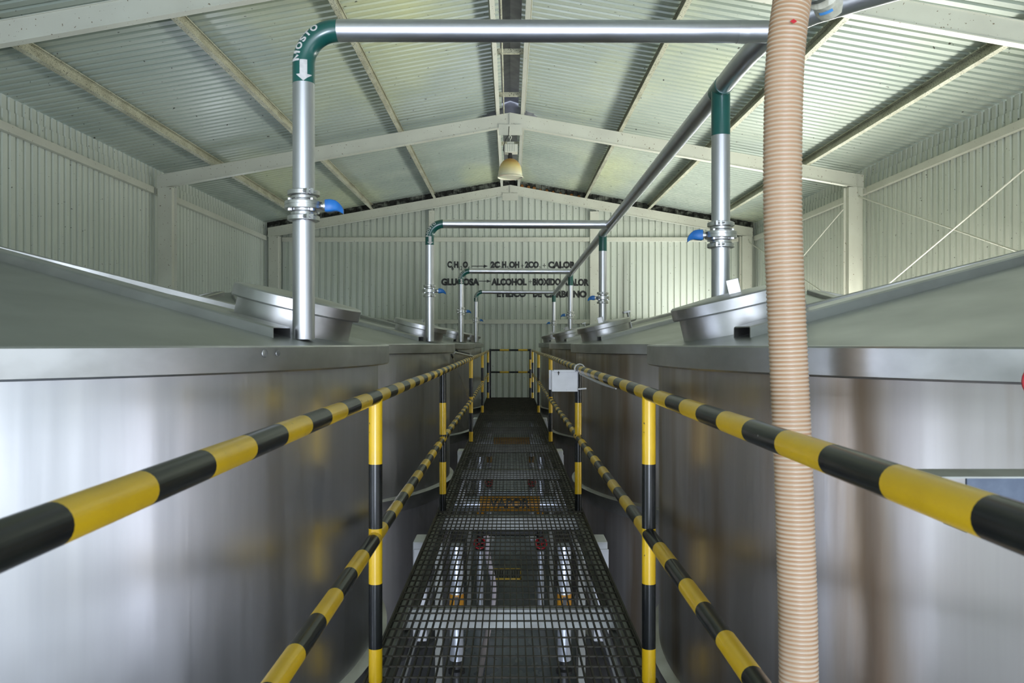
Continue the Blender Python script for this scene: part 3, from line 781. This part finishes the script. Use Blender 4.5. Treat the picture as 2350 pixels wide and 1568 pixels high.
# prop rod and lever beside the second left tank
m = MB(); m.tube([PW(1036, 814, 7.6), PW(1039, 821, 7.7)], .009, 10, 1); m.tube([PW(1039, 821, 7.7), PW(1077, 918, 10.25)], .009, 10, 0)
tag(m.build('prop_rod', [PIPE, DARK]), 'thin steel rod leaning from the second left tank down to the middle rail', 'rod')
lv = thing('lever_arm', 'flat steel lever with black grip above the left handrail by the third post', 'lever', tuple(PW(1060, 812, 9.5)))
m = MB(); a = PW(1042, 809, 8.6); b = PW(1083, 818, 10.1); m.tube([a, b], .014, 8); m.build('arm', CAST, lv, off=lv.location)
m = MB(); a = PW(1048, 806, 8.8); b = PW(1075, 813, 9.8); m.tube([a, b], .017, 10); m.build('grip', DARK, lv, off=lv.location)

# ================================================================ BELOW THE WALKWAY
def steam_pipe(x, d, label, hb):
    t = thing('steam_standpipe', label, 'pipe', (x, d, 0), 'insulated standpipes below the walkway')
    h1 = EYE-1.40; h2 = EYE+hb; h3 = h2-.11; zv = EYE-2.50; 
    m = MB(); m.tube([(x, d, h1), (x, d, zv+.30)], .047, 24); m.build('insulated_tube', INSUL, t, off=t.location)
    m = MB(); m.tube([(x, d, h2), (x, d, h3)], .050, 24); bnd = m.build('marker_band', ORNG, t, off=t.location)
    m = MB(); m.add([(x-.012, d-.0505, h3+.005), (x+.014, d-.0505, h3+.005), (x+.014, d-.0505, h2-.012), (x-.012, d-.0505, h2-.012)], [(0, 1, 2, 3)]); m.box(x-.012, x+.014, d-.052, d-.045, h3+.004, h2-.012); m.build('band_label', BLACKT, bnd, off=t.location, smooth=False)
    m = MB(); m.lathe([(.0, .30), (.03, .30), (.03, .24), (.058, .23), (.058, .21), (.035, .20), (.052, .12), (.052, .06), (.035, -.02), (.058, -.03), (.058, -.05), (.03, -.06), (0, -.06)], (x, d, zv), 20)
    m.tube([(x, d, zv+.10), (x, d-.13, zv+.10)], .018, 12); m.build('valve_body', DARK, t, off=t.location)
    # handwheel
    m = MB(); seg = 28; rw = .066; c = Vector((x, d-.13, zv+.06))
    M = Matrix.Translation(c) @ Matrix.Rotation(R(58), 4, 'X')
    pts = [M @ Vector((rw*math.cos(2*math.pi*k/seg), rw*math.sin(2*math.pi*k/seg), 0)) for k in range(seg+1)]
    m.tube(pts, .010, 10)
    for k in range(5):
        a = 2*math.pi*k/5; m.tube([M @ Vector((.01*math.cos(a), .01*math.sin(a), 0)), M @ Vector((rw*math.cos(a), rw*math.sin(a), 0))], .006, 8)
    m.lathe([(0, -.012), (.018, -.012), (.018, .012), (0, .012)], seg=12, M=M); m.build('handwheel', REDM, t, off=t.location)
    m = MB(); m.tube([(x, d, zv-.05), (x, d, .06)], .042, 24); m.build('lower_tube', INSUL, t, off=t.location)
    m = MB(); m.lathe([(.10, 0), (.10, .02), (.055, .05), (.043, .08)], (x, d, 0), 20); m.build('foot', INSUL, t, off=t.location)
    return t
for d, dn in ((5.75, 'nearest the camera'), (10.2, 'in the second gap between tanks'), (14.6, 'in the third gap between tanks')):
    for s, sn in ((-1, 'left'), (1, 'right')):
        x = -.372 if s < 0 else .375
        steam_pipe(x, d, f'foil wrapped standpipe below the {sn} side of the walkway, {dn}', -1.74 if d < 8 else -2.0)
# horizontal steam pipe with its name board
def vapor(d, h, x0, x1, lab, word):
    t = thing('steam_pipe', lab, 'pipe', (0, d, EYE+h), 'horizontal steam pipes under the walkway')
    m = MB(); m.tube([(-1.0, d+.2, EYE+h), (1.0, d+.2, EYE+h)], .09, 28); m.build('insulated_tube', INSUL, t, off=t.location)
    m = MB(); m.tube([(x0, d+.2, EYE+h), (x1, d+.2, EYE+h)], .0925, 28); b_ = m.build('name_band', ORNG, t, off=t.location)
    if word:
        vs, fs = text2d(word, None, [.2, .4, .6, .8], bold=.03); m = MB(); out = []
        for u, v in vs:
            a = R(-38+76*v+12); out.append((x0+.12+(x1-x0-.24)*u, d+.2-.094*math.cos(a), EYE+h+.094*math.sin(a)))
        m.add(out, fs); m.build('steam_lettering', BLACKT, b_, off=t.location, smooth=False)
vapor(9.95, -1.97, -.37, .36, 'horizontal steam pipe with orange name band seen through the grating', 'VAPOR')
vapor(14.3, -1.75, -.29, .34, 'far horizontal pipe with plain orange band seen through the grating', None)
m = MB(); m.tube([(-.36, 10.3, EYE-2.36), (.36, 10.3, EYE-2.36)], .045, 16)
tag(m.build('condensate_pipe', DARK), 'black cross pipe above the red handwheels in the second gap', 'pipe')
# slack lilac hose
m = MB(); m.tube(smooth_path([(-.30, 10.30, EYE-2.42), (-.27, 10.22, 1.02), (-.285, 10.1, .80), (-.235, 10.0, .62), (-.20, 9.9, .40), (-.22, 9.8, .2), (-.27, 9.7, .06), (-.30, 9.3, .035), (-.27, 8.7, .035), (-.30, 7.6, .035)], 8) if False else
                 [tuple(p) for p in [Vector((-.30, 10.16, 1.08)), Vector((-.285, 10.14, .98)), Vector((-.275, 10.12, .85)), Vector((-.25, 10.10, .72)), Vector((-.215, 10.08, .60)), Vector((-.20, 10.05, .48)), Vector((-.205, 10.0, .34)), Vector((-.225, 9.92, .2)), Vector((-.25, 9.8, .09)), Vector((-.27, 9.6, .045)), Vector((-.29, 9.2, .04)), Vector((-.31, 8.6, .04)), Vector((-.33, 7.9, .04)), Vector((-.35, 7.0, .04))]], .034, 16)
tag(m.build('floor_hose', LILAC), 'pale lilac hose drooping to the floor under the walkway', 'hose')
# floor drain grate
dr = thing('drain_grate', 'yellow framed drain grate in the grey floor below the walkway', 'drain', (0, 12.3, 0))
m = MB(); x0, x1, a, b = -.29, .17, 12.05, 12.6
for (p, q, r_, s_) in ((x0, x1, a, a+.03), (x0, x1, b-.03, b), (x0, x0+.025, a, b), (x1-.025, x1, a, b)): m.box(p, q, r_, s_, .001, .02)
m.build('frame', YEL, dr, off=dr.location, smooth=False)
m = MB()
for i in range(12): xx = x0+.03+i*(x1-x0-.06)/11; m.box(xx-.006, xx+.006, a+.03, b-.03, .001, .016)
m.build('grate_bars', GRATE, dr, off=dr.location, smooth=False)
# white cabinets under the edges of the walkway
for i, d in enumerate((5.4, 9.95, 14.2)):
    for s, sn in ((-1, 'left'), (1, 'right')):
        t = thing('white_cabinet', f'white enamel cabinet below the {sn} edge of the walkway, {["nearest the camera", "second in its row", "farthest in its row"][i]}', 'cabinet', (s*.60, d, EYE-1.9), 'white cabinets below the walkway edges')
        m = MB(); aa, bb = sorted((s*.546, s*.635)); m.box(aa, bb, d, d+.22, EYE-1.95, EYE-1.30); m.build('case', WHITE, t, off=t.location, smooth=False, bevel=.006)
        m = MB(); m.box(aa+.006, bb+.006*s, d-.010, d, EYE-1.94, EYE-1.345); m.build('door', WHITE, t, off=t.location, smooth=False, bevel=.004)
# white conduits under the grating on the right, brown strip on the left
for (x, h, r_, mt, lb) in ((.46, -1.42, .018, WHITE, 'white conduit running below the right edge of the walkway'), (-.455, -1.42, .012, WHITE, 'thin pale conduit running below the left edge of the walkway')):
    m = MB(); m.tube([(x, 2.0, EYE+h), (x, 18.5, EYE+h)], r_, 14); tag(m.build('under_conduit', mt), lb, 'conduit')
# blue grey cable tray and red handwheel at the right border
t = thing('cable_tray', 'blue grey steel tray between the right handrail and the right tank', 'tray', (1.2, 1.48, EYE-.3))
m = MB(); m.box(.80, 1.53, 1.45, 1.456, EYE-.33, EYE-.236); m.build('front_panel', STEELB, t, off=t.location, smooth=False)
m = MB(); m.box(.75, 1.53, 1.44, 1.53, EYE-.236, EYE-.233); m.box(.80, 1.53, 1.45, 1.53, EYE-.334, EYE-.328); m.build('flange', BEAM, t, off=t.location, smooth=False)
t = thing('sampling_valve', 'red handwheel valve on the near right tank at the right border', 'valve', (1.12, 1.75, EYE-.085))
c = Vector((1.118, 1.73, EYE-.082)); nn = Vector((c.x-2.665, c.y-3.25, 0)).normalized()
M = Matrix.Translation(c) @ nn.to_track_quat('Z', 'Y').to_matrix().to_4x4()
m = MB(); m.tube([M @ Vector((.036*math.cos(2*math.pi*k/24), .036*math.sin(2*math.pi*k/24), 0)) for k in range(25)], .008, 10)
for k in range(4):
    a = math.pi*k/2; m.tube([M @ Vector((0, 0, 0)), M @ Vector((.036*math.cos(a), .036*math.sin(a), 0))], .005, 8)
m.build('handwheel', REDM, t, off=t.location)
dd = math.hypot(c.x-2.665, c.y-3.25)-2.04
m = MB(); m.tube([M @ Vector((0, 0, .01)), M @ Vector((0, 0, -dd))], .010, 12); m.build('stem', CAST, t, off=t.location)
